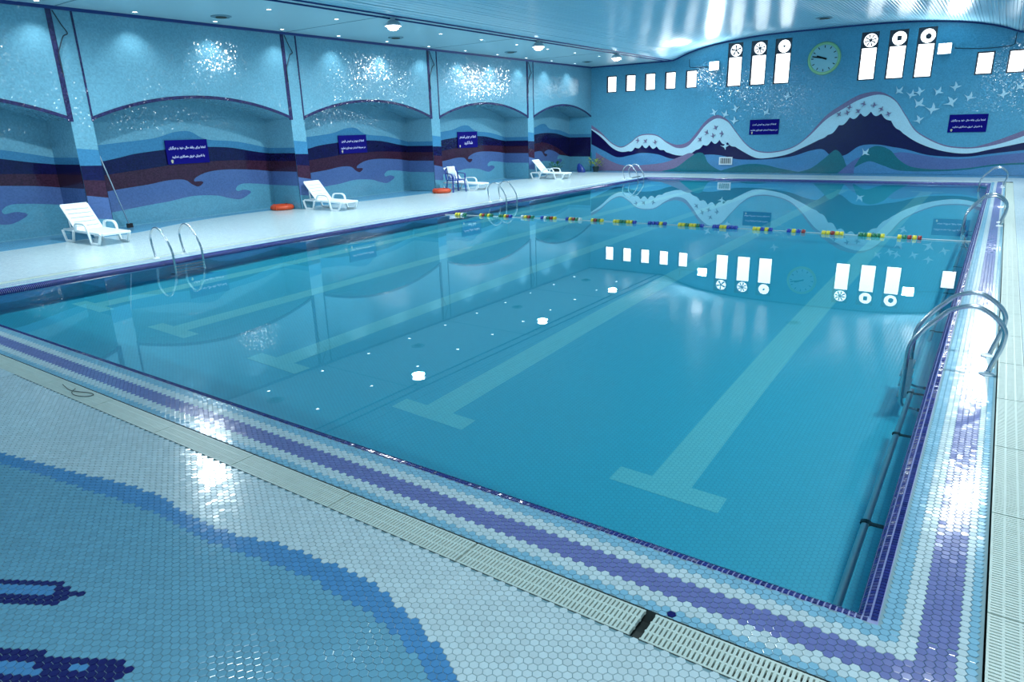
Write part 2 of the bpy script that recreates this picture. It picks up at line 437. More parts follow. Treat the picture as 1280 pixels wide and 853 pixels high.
cells2 = [(x, y, coping_colour(x-XR), seen(x, y)) for x, y in hex_centres(XR+.004, YN-.004, ix1, iy1) ]
tile_field('coping_tile_field', cells, coping, 150, nearclip)
tile_field('coping_tile_field', cells2, coping, 150, (XR+.002, YN-.02, ix1, iy1))

# rolled rim of four rows of small navy tiles
rim = MB(); NP = 7
prof = [(RIM*math.sin(t*math.pi/2), -.068*(1-math.cos(t*math.pi/2))) for t in np.linspace(0, 1, NP)]
def rimpt(side, s, d, z):
    return {'n': (s, YN+d, z), 'f': (s, YF-d, z), 'l': (XL+d, s, z), 'r': (XR-d, s, z)}[side]
for side, a, b in (('n', XL, XR), ('f', XL, XR), ('l', YN, YF), ('r', YN, YF)):
    for i in range(NP-1):
        (d0, z0), (d1, z1) = prof[i], prof[i+1]
        rim.quad(rimpt(side, a+d0, d0, z0-.003), rimpt(side, b-d0, d0, z0-.003), rimpt(side, b-d1, d1, z1-.003), rimpt(side, a+d1, d1, z1-.003))
rimo = rim.obj('trim_2', M['rimgrout'], smooth=True, kind='structure', label='rolled pool rim of small navy mosaic tiles')
V, F = [], []
for side, a, b in (('n', XL, XR), ('f', XL, XR), ('l', YN, YF), ('r', YN, YF)):
    n = int((b-a)/.0265)
    for r in range(4):
        t0, t1 = (r+.13)/4, (r+.87)/4
        q = [(RIM*math.sin(t*math.pi/2), -.068*(1-math.cos(t*math.pi/2))) for t in (t0, t1)]
        for i in range(n):
            s0, s1 = a+(i+.14)*.0265, a+(i+.86)*.0265
            if s0 < a+q[1][0]-.01 or s1 > b-q[1][0]+.01: continue
            o = len(V)
            for (s, (d, z)) in ((s0, q[0]), (s1, q[0]), (s1, q[1]), (s0, q[1])):
                V.append(rimpt(side, s, d, z+.0018))
            for (s, (d, z)) in ((s0, q[0]), (s1, q[0]), (s1, q[1]), (s0, q[1])):
                V.append(rimpt(side, s, d, z-.004))
            F += [(o, o+1, o+2, o+3)]+[(o+i_, o+4+i_, o+4+(i_+1) % 4, o+(i_+1) % 4) for i_ in range(4)]
m = bpy.data.meshes.new('rim_tile_rows'); m.from_pydata(V, [], F); m.materials.append(M['rimtile']); fixn(m)
link('rim_tile_rows', m, rimo, kind='stuff')

# basin, lane lines, water
bs = MB(); zt, zn = -.07, -.2
for a, b in (((WX0,WY0),(WX1,WY0)),((WX1,WY0),(WX1,WY1)),((WX1,WY1),(WX0,WY1)),((WX0,WY1),(WX0,WY0))):
    bs.mat(1).quad((*a,zt),(*b,zt),(*b,zn),(*a,zn)); bs.mat(2).quad((*a,zn),(*b,zn),(*b,DEPTH),(*a,DEPTH))
bs.mat(0).quad((WX0,WY0,DEPTH),(WX1,WY0,DEPTH),(WX1,WY1,DEPTH),(WX0,WY1,DEPTH))
basin = bs.obj('pool_basin', [M['basin'], M['basinnavy'], M['basinwall']], recalc=False, kind='structure', label='turquoise tiled pool basin under the water')
for xc in (-1.83, -4.33, -6.8, -9.1, -11.4):
    b = MB(); z0, z1 = DEPTH+.0005, DEPTH+.003
    poly = [(xc-.46,4.58),(xc+.46,4.58),(xc+.46,4.8),(xc+.17,4.8),(xc+.17,26.2),(xc+.46,26.2),(xc+.46,26.42),(xc-.46,26.42),(xc-.46,26.2),(xc-.17,26.2),(xc-.17,4.8),(xc-.46,4.8)]
    b.prism(poly, z0, z1, 'xy'); o = b.obj('lane_line', M['lane'], basin); o.cycles.is_caustics_receiver = True
basin.cycles.is_caustics_receiver = True
wm = MB().quad((WX0-.02,WY0-.02,WATER),(WX1+.02,WY0-.02,WATER),(WX1+.02,WY1+.02,WATER),(WX0-.02,WY1+.02,WATER))
water = link('water', wm.mesh('water', M['water'], smooth=True), kind='stuff', label='still clear turquoise water filling the swimming pool', cat='water')
water.cycles.is_caustics_caster = True

# ------------------------------------------------------------------ structure: left wall with arched bays
def arch_z(y, a, b, spring=2.62, rise=.51):
    h = (b-a)/2; R = (h*h+rise*rise)/(2*rise); return spring+rise-R+math.sqrt(max(R*R-(y-(a+b)/2)**2, 0))
bays = [(PILL[i][1], PILL[i+1][0]) for i in range(4)]+[(PILL[4][1], FW)]
wl = MB(); ZT = CEIL+.02
wl.quad((LW,NW,0),(LW,PILL[0][0],0),(LW,PILL[0][0],ZT),(LW,NW,ZT))
for a, b in PILL: wl.quad((LW,a,0),(LW,b,0),(LW,b,ZT),(LW,a,ZT))
NS = 24
for a, b in bays:
    ys = [a+(b-a)*i/NS for i in range(NS+1)]; zs = [arch_z(y, a, b) for y in ys]
    for i in range(NS):
        wl.quad((LW,ys[i],zs[i]),(LW,ys[i+1],zs[i+1]),(LW,ys[i+1],ZT),(LW,ys[i],ZT))
        wl.quad((LW,ys[i],zs[i]),(LB,ys[i],zs[i]),(LB,ys[i+1],zs[i+1]),(LW,ys[i+1],zs[i+1]))
    wl.quad((LB,a,0),(LB,b,0),*[(LB,ys[i],zs[i]) for i in range(NS, -1, -1)])
    wl.quad((LW,a,0),(LB,a,0),(LB,a,zs[0]),(LW,a,zs[0]))
    if b < FW: wl.quad((LW,b,0),(LW,b,zs[-1]),(LB,b,zs[-1]),(LB,b,0))
wall_left = wl.obj('wall_left', M['wall'], recalc=False, kind='structure', label='blue mosaic wall with arched alcoves between pillars')
for i, (a, b) in enumerate(bays):      # dark mosaic edge along each arch
    ys = [a+(b-a)*j/NS for j in range(NS+1)]
    mb = MB()
    for j in range(NS):
        y0, y1 = ys[j], ys[j+1]; z0, z1 = arch_z(y0, a, b), arch_z(y1, a, b)
        mb.add([(LW+.012,y0,z0-.012),(LW+.012,y1,z1-.012),(LW+.012,y1,z1+.065),(LW+.012,y0,z0+.065),(LW-.02,y0,z0-.012),(LW-.02,y1,z1-.012),(LW-.02,y1,z1+.065),(LW-.02,y0,z0+.065)],
               [(0,1,2,3),(0,4,5,1),(3,2,6,7)])
    mb.obj('arch_edging', M['strip'], wall_left)
for a, b in PILL:
    MB().box(LW-.01,a-.05,2.58,LW+.014,a+.06,CEIL-.02).obj('pillar_edging', M['strip'], wall_left)
    MB().box(LW-.01,b-.02,2.58,LW+.014,b+.02,CEIL-.02).obj('pillar_edging', M['strip'], wall_left)
# wave bands laid in mosaic, measured in one alcove and repeated
Y0b, Y1b = 13.9, 19.6
soft = [(13.9,2.0),(14.945,2.085),(15.991,2.177),(16.584,2.318),(17.061,2.328),(17.525,2.11),(18.548,2.014),(19.6,1.8)]
navy = [(13.9,1.56),(14.891,1.713),(15.385,1.802),(16.061,1.863),(16.767,1.91),(17.5,1.907),(18.265,1.858),(19.06,1.722),(19.6,1.644)]
maroon = [(13.9,1.26),(14.87,1.352),(15.661,1.413),(16.473,1.479),(17.45,1.507),(18.488,1.492),(19.6,1.415)]
purple = [(13.9,.86),(14.855,.955),(15.605,1.009),(16.185,1.077),(16.656,1.058),(16.88,.912),(17.056,.847),(17.216,.936),(17.16,.984),(16.952,.997),(17.026,1.099),(17.415,1.222),(18.062,1.253),(19.001,1.188),(19.6,1.108)]
lower = [(13.9,.34),(15.418,.474),(16.111,.523),(16.84,.601),(17.587,.547),(17.966,.444),(18.359,.377),(18.717,.512),(18.726,.587),(18.526,.639),(18.293,.617),(18.264,.713),(18.477,.812),(18.956,.782),(19.6,.694)]
layers = [('pale_band', soft, M['midblue']), ('navy_band', navy, M['navy']), ('maroon_band', maroon, M['maroon']), ('violet_band', purple, M['purple']), ('lower_band', lower, M['lowblue'])]
def jag(y, amp=.022): return amp*(.5-((y*7.1) % 1.0)) if amp else 0
for bi, (a, b) in enumerate(bays):
    for li, (nm, cv, mt) in enumerate(layers):
        d = .004+.003*li
        c = [(a+(y-Y0b)/(Y1b-Y0b)*(b-a), z) for y, z in cv]
        cs = smoothcurve(c, 5); cs = [(p[0], p[1]) for p in cs]
        if bi == 4 and nm in ('maroon_band', 'violet_band'):   # last alcove: the dark bands sink towards the corner
            cs = [(y, z-.75*max(0, (y-29.0)/(b-29.0))**1.4) for y, z in cs]
        mb = MB(); poly = [(a, .012)]+cs+[(b, .012)]
        mb.prism(poly, LB, LB+d, 'yz')
        # turn the corners onto the alcove sides
        for yy, sg, z in ((a, 1, cs[0][1]), (b, -1, cs[-1][1])):
            e = sg*d
            z2 = interp([(13.38, z) , (14, z)], 13.5)
            mb.quad((LB,yy+e,.012),(LW+.004,yy+e,.012),(LW+.004,yy+e,z2),(LB,yy+e,z))
        mb.obj(nm, mt, wall_left, recalc=False)
for a, b in PILL:
    for li, (nm, z0, z1, mt) in enumerate((('pale_band', 2.0, 1.95, M['midblue']), ('navy_band', 1.62, 1.6, M['navy']), ('maroon_band', 1.30, 1.26, M['maroon']), ('violet_band', .95, .86, M['purple']), ('lower_band', .42, .36, M['lowblue']))):
        MB().quad((LW+.004+.003*li,a,.012),(LW+.004+.003*li,b,.012),(LW+.004+.003*li,b,z1+.0),(LW+.004+.003*li,a,z0)).obj(nm, mt, wall_left, recalc=False)
# blue tiled apron in the alcoves and strip along the far wall
ap = [(-16.95,3.2),(-16.85,5.4),(-17.0,7.0),(-16.95,8.3),(-17.5,9.6),(-17.85,11.0),(-17.9,12.6),(-17.5,13.3),(-17.25,13.7),(-17.5,14.4),(-17.1,16.4),(-16.9,18.8),(-17.0,20),(-17.2,22),(-17.5,24.9),(-17.25,26.2),(-17.6,27.5),(-17.9,30)]
aps = [(p[0], p[1]) for p in smoothcurve(ap, 5)]
MB().prism([(LB,3.2)]+aps+[(LB,30)], .0, .003, 'xy').obj('apron_tiles', M['apron'], floor)
MB().box(LB,30.5,0,RW,FW,.003).obj('apron_tiles', M['apron'], floor)
for a, b in bays: MB().box(LB,a,0,LB+.045,b,.035).obj('baseboard_left', M['wall'], wall_left)

# ------------------------------------------------------------------ structure: far wall, windows
VPROF = [(0,5.69),(1,5.688),(2.13,5.675),(3,5.635),(4,5.545),(5,5.40),(5.8,5.20),(6.35,4.99),(6.55,4.95)]
_vp = [(p[0], p[1]) for p in smoothcurve(VPROF, 8)]
XC = -6.5
def vault_z(x):
    d = abs(x-XC); return CEIL if d >= 6.5 else interp(_vp, d)
sq = [(-16.35+i*1.003, 3.70, -16.35+i*1.003+.53, 4.475) for i in range(5)]
slit = [(-10.46,3.66,-9.82,5.44),(-9.46,3.66,-8.8,5.44),(-8.47,3.66,-7.81,5.44),(-5.2,3.61,-4.58,5.38),(-4.22,3.60,-3.58,5.37),(-3.26,3.59,-2.64,5.37)]
sqr = [(-1.28+i*.955, 3.58, -1.28+i*.955+.55, 4.37) for i in range(5)]
holes = sq+slit+sqr
xs = sorted({LB, RW}|{h[0] for h in holes}|{h[2] for h in holes}); zs = sorted({0, 5.9}|{h[1] for h in holes}|{h[3] for h in holes})
wf = MB()
for i in range(len(xs)-1):
    for j in range(len(zs)-1):
        cx, cz = (xs[i]+xs[i+1])/2, (zs[j]+zs[j+1])/2
        if any(h[0] < cx < h[2] and h[1] < cz < h[3] for h in holes): continue
        wf.quad((xs[i],FW,zs[j]),(xs[i+1],FW,zs[j]),(xs[i+1],FW,zs[j+1]),(xs[i],FW,zs[j+1]))
wf.mat(0)
for x0, z0, x1, z1 in holes:
    D = .22
    wf.mat(1).quad((x0,FW,z0),(x0,FW+D,z0),(x0,FW+D,z1),(x0,FW,z1)); wf.quad((x1,FW,z0),(x1,FW,z1),(x1,FW+D,z1),(x1,FW+D,z0))
    wf.quad((x0,FW,z0),(x1,FW,z0),(x1,FW+D,z0),(x0,FW+D,z0)); wf.quad((x0,FW,z1),(x0,FW+D,z1),(x1,FW+D,z1),(x1,FW,z1))
wall_far = wf.obj('wall_far', [M['wall_far'], M['frame']], recalc=False, kind='structure', label='pale blue mosaic end wall with a band of rolling waves')
def frame_mesh(mb, x0, z0, x1, z1, y, t=.035, d=.05):
    mb.box(x0,y,z0,x0+t,y+d,z1); mb.box(x1-t,y,z0,x1,y+d,z1); mb.box(x0+t,y,z0,x1-t,y+d,z0+t); mb.box(x0+t,y,z1-t,x1-t,y+d,z1)
wn_ = 0
for i, (x0, z0, x1, z1) in enumerate(holes):
    wn_ += 1
    e = empty(f'window_{wn_}', ((x0+x1)/2, FW, z0), kind='structure', label=('small frosted window high in the end wall' if (i < 5 or i > 10) else 'tall slit window with an extractor fan at its top'))
    cx = (x0+x1)/2
    fm = MB(); frame_mesh(fm, x0-cx, 0, x1-cx, z1-z0, .05, .05)
    fm.obj('frame', M['frame'], e)
    top = z1-z0
    if 5 <= i <= 10: 
        top -= .56
        MB().box(x0-cx+.035,.08,top-.02,x1-cx-.035,.12,top+.02).obj('transom', M['frame'], e)
    MB().box(x0-cx+.03,.11,.03,x1-cx-.03,.12,top-.02 if 5 <= i <= 10 else top-.03).obj('pane', M['pane'], e)
# extractor fans
fanlab = ['five-bladed extractor fan above the slit window nearest the left floodlight', 'eight-bladed extractor fan in the middle slit window left of the clock',
          'extractor fan with pale disc and small hub just left of the clock', 'eight-bladed extractor fan in the first slit window right of the clock',
          'extractor fan with square hub in the middle slit window right of the clock', 'extractor fan with dark off-centre hub beside the right floodlight']
for i, (x0, z0, x1, z1) in enumerate(slit):
    cx, cz = (x0+x1)/2+.02, z1-.3; r = .245
    e = empty('extractor_fan', (cx, FW+.02, cz), label=fanlab[i], cat='fan', group='extractor fans in the slit windows')
    mb = MB(); n = 32; circ = [(r*math.cos(2*math.pi*j/n), r*math.sin(2*math.pi*j/n)) for j in range(n)]
    hw, hh = (x1-x0)/2-.005, .285
    sqv = []
    for c, s in circ:
        k_ = min(hw/abs(c) if abs(c) > 1e-6 else 9, hh/abs(s) if abs(s) > 1e-6 else 9); sqv.append((c*k_-.02*0, s*k_))
    for j in range(n):
        q = (j+1) % n
        mb.quad((circ[j][0],0,circ[j][1]),(circ[q][0],0,circ[q][1]),(sqv[q][0]-.02,0,sqv[q][1]),(sqv[j][0]-.02,0,sqv[j][1]))
        mb.quad((circ[j][0],0,circ[j][1]),(circ[j][0],.06,circ[j][1]),(circ[q][0],.06,circ[q][1]),(circ[q][0],0,circ[q][1]))
    mb.obj('mounting_plate', M['frame'], e)
    MB().lathe([(r*.99,.07),(r*.99,.08)], seg=24, axis='y').obj('daylight_disc', M['pane'], e)
    nb = (5, 8, 0, 8, 0, 0)[i]
    for b_ in range(nb):
        t = 2*math.pi*(b_+.3)/nb; u = Vector((math.cos(t), 0, math.sin(t))); v = Vector((-math.sin(t), 0, math.cos(t)))
        wd = .085 if nb == 5 else .05
        p = [u*.04-v*.015, u*r*.86-v*wd*.5, u*r*.86+v*wd*.6+Vector((0,.02,0)), u*.04+v*.02]
        MB().add([tuple(q) for q in p]+[tuple(q+Vector((0,.006,0))) for q in p], [(0,1,2,3),(7,6,5,4),(0,4,5,1),(1,5,6,2),(2,6,7,3),(3,7,4,0)]).obj('blade', M['frame'], e)
    if i == 4: MB().box(-.075,-.01,-.085,.075,.05,.085).obj('hub', M['frame'], e)
    elif i == 5: MB().lathe([(.1,-.01),(.1,.05)], (.02,0,-.02), axis='y').obj('hub', M['frame'], e)
    else: MB().lathe([(.045,-.01),(.045,.05)], axis='y', seg=16).obj('hub', M['frame'], e)

# mural: plain rolling swell in layered mosaic
T = [(-17.17,2.05),(-16.6,1.75),(-16.0,1.3),(-15.5,1.12),(-15.05,1.3),(-14.6,1.62),(-14.1,1.7),(-13.6,1.62),(-13.1,1.3),(-12.6,1.08),(-12.1,1.15),(-11.7,1.55),(-11.3,2.05),(-10.8,2.35),(-10.3,2.2),(-9.9,1.75),(-9.4,1.2),(-8.9,.9),(-8.2,.85),(-7.4,1.05),(-6.8,1.5),(-6.2,2.15),(-5.6,2.55),(-5.0,2.9),(-4.3,3.05),(-3.75,2.8),(-3.3,2.2),(-2.85,1.6),(-2.0,1.12),(-1.3,.98),(-.6,1.02),(.2,1.25),(1.5,1.8),(3,2.2),(4.2,2.3)]
Nv = [(-17.17,2.0),(-16.6,1.62),(-16.0,1.12),(-15.5,.92),(-15.0,.98),(-14.6,1.2),(-14.1,1.25),(-13.5,1.12),(-13.0,.86),(-12.5,.74),(-12.0,.78),(-11.6,1.05),(-11.2,1.3),(-10.8,1.42),(-10.4,1.38),(-10.0,1.2),(-9.5,.9),(-8.9,.63),(-8.3,.64),(-7.6,.78),(-7.0,1.05),(-6.5,1.3),(-6.0,1.6),(-5.6,2.0),(-5.1,2.33),(-4.5,2.42),(-4.0,2.25),(-3.5,1.75),(-3.0,1.35),(-2.4,1.05),(-1.7,.85),(-1,.8),(-.2,.98),(1.5,1.35),(4.2,1.7)]
Bl = [(-17.17,1.3),(-16.4,.95),(-15.7,.66),(-15.0,.75),(-14.4,.86),(-13.6,.8),(-12.9,.6),(-12.2,.58),(-11.6,.72),(-11.0,.78),(-10.4,.72),(-9.8,.58),(-9.2,.55),(-8.6,.56),(-7.9,.62),(-7.3,.72),(-6.7,.92),(-6.2,.98),(-5.8,.7),(-5.3,.75),(-4.8,1.1),(-4.2,1.15),(-3.6,1.05),(-3.1,.95),(-2.4,.75),(-1.7,.68),(-1,.68),(-.2,.8),(1.5,1.0),(4.2,1.2)]
def cv(pts, n=6): return [(p[0], p[1]) for p in smoothcurve(pts, n)]
def scallop(pts, spans, amp):
    out = []
    for x, z in pts:
        for a, b in spans:
            if a < x < b:
                w_ = math.sin(math.pi*(x-a)/(b-a)); z -= amp*w_*abs(math.sin(x*8.3))
        out.append((x, z))
    return out
def murallayer(nm, top, mt, k_, x0=None, x1=None, base=.01):
    mb = MB(); y = FW-.004*k_
    t = [(p[0], p[1]) for p in top]
    for (xa, za), (xb, zb) in zip(t[:-1], t[1:]):
        mb.quad((xa,y,base),(xb,y,base),(xb,y,zb),(xa,y,za))
        mb.quad((xa,y,za),(xb,y,zb),(xb,FW,zb),(xa,FW,za))
    mb.obj(nm, mt, wall_far, recalc=False)
pink = [(x, z+.16*max(0, math.sin((x+.9)*1.02))+.05) for x, z in cv(T)]
murallayer('mural_pink_swell', pink, M['m_pink'], 1)
murallayer('mural_white_crest', cv(T), M['m_white'], 2)
murallayer('mural_navy_swell', scallop(cv(Nv, 14), [(-15.2,-13.0),(-11.8,-9.7),(-6.4,-3.2)], .17), M['m_navy'], 3)
murallayer('mural_blue_swell', cv(Bl), M['m_blue'], 4)
murallayer('mural_pink_foot', cv([(-16.9,.9),(-16.0,.45),(-15.2,.25),(-14.2,.3),(-13.2,.42),(-12.4,.7),(-11.9,.85),(-11.5,.6),(-11.1,.2)]), M['m_pink'], 5)
murallayer('mural_green_hill', cv([(-13.3,.02),(-12.6,.2),(-12.0,.62),(-11.6,.85),(-11.3,.8),(-11.05,.4),(-10.6,.12),(-10.2,.02)]), M['m_green'], 6)
murallayer('mural_green_hill', cv([(-10.6,.02),(-10.0,.2),(-9.3,.36),(-8.6,.35),(-7.9,.2),(-7.0,.03)]), M['m_green'], 7)
murallayer('mural_green_hill', cv([(-7.2,.02),(-6.6,.2),(-6.1,.6),(-5.7,.95),(-5.4,.7),(-5.2,.3),(-4.9,.02)]), M['m_green'], 8)
murallayer('mural_lavender_swell', cv([(-5.5,.02),(-5.0,.5),(-4.6,.7),(-3.9,.72),(-3.3,.85),(-2.6,.74),(-1.9,.62),(-1.1,.6),(-.2,.72),(1.5,.9),(4.2,1.1)]), M['m_lav'], 9)
murallayer('mural_green_hill', cv([(-4.9,.3),(-4.6,.85),(-4.2,1.1),(-3.7,.95),(-3.3,.55),(-2.8,.28),(-1.9,.2),(-1.0,.26),(0,.42),(1.5,.5),(4.2,.55)]), M['m_green'], 10)
murallayer('mural_blue_foot', cv([(-4.9,.25),(-4.4,.5),(-3.9,.35),(-3.3,.15),(-2.5,.12),(-1.7,.14),(-1.0,.2),(0,.36),(1.5,.42),(4.2,.45)]), M['m_blue'], 11)
def bird(x, z, s, rot, mt, k_):
    P = [(-.5,.28),(-.2,.1),(-.06,.14),(.05,.5),(.16,.2),(.14,.06),(.46,.0),(.2,-.08),(.02,-.1),(-.12,-.34),(-.16,-.1),(-.3,.08)]
    c, s_ = math.cos(rot), math.sin(rot)
    q = [(x+s*(a*c-b*s_), z+s*(a*s_+b*c)) for a, b in P]
    MB().prism(q, FW-.004*k_, FW-.0005, 'xz').obj('mural_bird', mt, wall_far)
BW = [(-3.64,3.14),(-3.19,2.98),(-2.93,3.08),(-2.9,2.64),(-2.42,2.42),(-2.82,2.05),(-2.32,3.05),(-1.78,3.19),(-1.83,2.66),(-1.29,2.8),(-.26,2.86),(.18,3.09),(-7.79,3.13),(-9.95,2.73),(-8.62,2.52),(-9.97,2.21),(-10.9,2.6),(-10.4,2.5),(-10.3,1.14),(-4.56,.83)]
for i, (x, z) in enumerate(BW): bird(x, z, .42 if i not in (3, 4, 8) else .52, -.5+1.3*((i*.37) % 1), M['m_white'], 13)
PW = [(-5.34,2.6),(-5.7,2.35),(-5.4,2.4),(-4.83,2.72),(-5.0,2.45),(-4.45,2.65),(-4.17,2.5),(-3.9,2.3),(-14.6,1.45),(-14.2,1.4),(-13.7,1.35),(-11.2,1.75),(-10.8,1.95),(-10.5,1.7),(-11.5,1.45),(-10.9,1.6)]
for i, (x, z) in enumerate(PW): bird(x, z, .26, .2+1.7*((i*.61) % 1), M['m_pink'], 13)

# other walls
MB().quad((RW,NW,0),(RW,FW,0),(RW,FW,ZT),(RW,NW,ZT)).obj('wall_right', M['wall'], recalc=False, kind='structure', label='blue mosaic side wall to the right')
MB().quad((LB,NW,0),(RW,NW,0),(RW,NW,5.9),(LB,NW,5.9)).obj('wall_near', M['plainwall'], recalc=False, kind='structure', label='pale wall at the near end')

# ------------------------------------------------------------------ structure: ceiling
cl = MB()
cl.mat(0).quad((LB,NW,CEIL),(LB,FW,CEIL),(XC-6.5,FW,CEIL),(XC-6.5,NW,CEIL)); cl.quad((XC+6.5,NW,CEIL),(XC+6.5,FW,CEIL),(RW,FW,CEIL),(RW,NW,CEIL))
vx = [XC-6.5+13*i/60 for i in range(61)]
for i in range(60):
    cl.mat(1).quad((vx[i],NW,vault_z(vx[i])+.03),(vx[i],FW,vault_z(vx[i])+.03),(vx[i+1],FW,vault_z(vx[i+1])+.03),(vx[i+1],NW,vault_z(vx[i+1])+.03))
ceiling = cl.obj('ceiling', [M['ceil'], M['seam']], recalc=False, kind='structure', label='low vaulted ceiling of narrow pale strips between flat side aisles')
L_ = FW-NW-.02; pr = [(-.048,.012),(-.046,.002),(-.038,-.006),(.038,-.006),(.046,.002),(.048,.012)]
mb = MB(); vs = [(x, y, z) for y in (0, L_) for x, z in pr]
mb.add(vs, [(i, i+1, i+7, i+6) for i in range(5)]+[(5,0,6,11)]+[tuple(range(6)), tuple(range(11,5,-1))])
pm = mb.mesh('ceiling_panel', M['panel']); fixn(pm)
# walk along the vault by arc length
arc = [(x, vault_z(x)) for x in np.linspace(XC-6.5, XC+6.5, 1300)]; s_ = 0; nxt = .05
for (xa, za), (xb, zb) in zip(arc[:-1], arc[1:]):
    d = math.hypot(xb-xa, zb-za); s_ += d
    if s_ >= nxt:
        nxt += .1; o = link('ceiling_panel', pm, ceiling, loc=(xb, NW+.01, zb)); o.rotation_euler = (0, -math.atan2(zb-za, xb-xa), 0)
for x in (XC-6.5, XC-6.56-.3, XC+6.5): MB().box(x-.02 if x > -13 else x-.012,NW,CEIL-.035,x+.02 if x > -13 else x+.012,FW,CEIL+.0).obj('ceiling_batten', M['trim'], ceiling)
for a, b in PILL:
    MB().box(LW,(a+b)/2-.1,CEIL-.006,XC-6.56,(a+b)/2-.07,CEIL).obj('ceiling_seam', M['seam'], ceiling)
MB().box(LW-.02,NW,CEIL-.07,LW+.03,FW,CEIL+.0).obj('trim_3', M['trim'], kind='structure', label='dark blue cornice strip over the arched wall')
mb = MB(); xs_ = [LW+(RW-LW)*i/120 for i in range(121)]
for xa, xb in zip(xs_[:-1], xs_[1:]):
    za, zb = vault_z(xa), vault_z(xb)
    mb.add([(xa,FW-.04,za-.06),(xb,FW-.04,zb-.06),(xb,FW-.04,zb+.02),(xa,FW-.04,za+.02),(xa,FW,za-.06),(xb,FW,zb-.06)], [(0,1,2,3),(0,4,5,1)])
mb.obj('trim_4', M['trim'], kind='structure', recalc=False, label='dark blue cornice following the curve of the end wall')

# ------------------------------------------------------------------ drain grates around the coping
def grate_mesh(L):
    mb = MB(); t = .022; W = GW-.012; n = int(L/.0215); p = (L-.004)/n
    for j in range(n):
        x = .002+p*(j+.5); mb.box(x-p*.31, .003, -t, x+p*.31, W+.003, 0)
    for y in (.003, W*.335, W*.665, W-.008): mb.box(.002, y, -t+.003, L-.002, y+.011, -.0008)
    return mb.mesh('drain_grate', M['grate'])
gm = grate_mesh(.995)
def put_grate(x, y, rz, label, group):
    return link('drain_grate', gm, loc=(x, y, 0), rz=rz, label=label, cat='grate', group=group)
x = -1.035
k_ = 0
while x-1.0 > ox0-.01:
    x -= 1.0; k_ += 1
    put_grate(x, oy0, 0, 'white slotted drain grate ending at the open gap by the near coping' if k_ == 1 else f'{ORD[k_-1]} white drain grate to the left of the gap by the near coping',
              None if k_ == 1 else 'drain grates along the near pool edge left of the gap')
x = -.995
put_grate(x, oy0, 0, 'white slotted drain grate just right of the gap near the front corner', None)
for j in range(27):
    y = iy0-.2+j*1.0+.02
    if y+1 > iy1+.01: break
    put_grate(ox1, y, math.pi/2, f'{ORD[j]} white drain grate from the front corner along the right coping', 'drain grates along the right pool edge')
for j in range(27):
    y = oy0+GW+j*1.0
    if y+1 > iy1+.01: break
    put_grate(ox0+GW, y, math.pi/2, 'white slotted drain grate in the row along the left coping', 'drain grates along the left pool edge')
for j in range(13):
    x = ox0+.1+j*1.0
    put_grate(x, iy1, 0, 'white slotted drain grate in the row along the far coping', 'drain grates along the far pool edge')
# loose string on the near grate
sp = [(-6.85,2.42,.004),(-6.75,2.40,.006),(-6.62,2.385,.004),(-6.5,2.41,.005),(-6.38,2.45,.004),(-6.3,2.44,.004),(-6.33,2.38,.004),(-6.45,2.35,.004),(-6.55,2.37,.006),(-6.62,2.43,.004)]
MB().tube(smoothcurve(sp, 5), .003, 6).obj('string', M['dark'], label='dark tangled bit of string lying on the near drain grate', cat='string')

# ------------------------------------------------------------------ ladders
LAD = [(0.0,.0),(0.042,.163),(.066,.255),(.075,.342),(.07,.398),(.035,.464),(-.03,.525),(-.118,.578),(-.205,.588),(-.284,.566),(-.355,.526),(-.42,.452),(-.503,.358),(-.586,.225),(-.612,.136),(-.617,.019),(-.617,-.3),(-.617,-.75),(-.612,-.98),(-.56,-1.06),(-.47,-1.08)]
def ladder(x, y, sgn, label, gap=.57):
    """x,y: nearer flange; sgn=+1 when the pool lies towards -x"""
    e = empty('pool_ladder', (x, y, 0), label=label, cat='ladder', group='steel pool ladders')
    path = [Vector((u*sgn, 0, z)) for u, z in LAD]
    for yy in (0, gap):
        MB().tube([p+Vector((0, yy, 0)) for p in smoothcurve(path, 5)], .0205, 12).obj('rail', M['steel'], e, smooth=True)
        MB().lathe([(.062,.0005),(.062,.008),(.045,.016),(.024,.02),(.022,.03)], (0,yy,0), 20).obj('flange', M['white_plastic'], e, smooth=True)
        MB().lathe([(.03,0),(.03,.02)], (-.47*sgn,yy,-1.08), 12, 'x').obj('wall_foot', M['black'], e)
    for z in (-.3, -.58, -.86):
        s = MB(); xx = -.617*sgn
        s.box(xx-.04,.015,z-.012,xx+.045,gap-.015,z+.012)
        for q in range(5): s.box(xx-.034+q*.017,.03,z+.012,xx-.026+q*.017,gap-.03,z+.016)
        s.obj('step', M['white_plastic'], e)
    return e
ladder(.18, 6.9, 1, 'steel pool ladder on the right coping, nearest to the front corner')
ladder(.18, 17.0, 1, 'steel pool ladder halfway along the right coping')
ladder(.18, 26.4, 1, 'steel pool ladder at the far end of the right coping')
ladder(-12.83, 6.55, -1, 'steel pool ladder on the left edge, nearest in front of the first lounger')
ladder(-12.83, 17.15, -1, 'steel pool ladder on the left edge beside the end of the float line')
ladder(-12.83, 26.6, -1, 'steel pool ladder on the left edge close to the far corner')
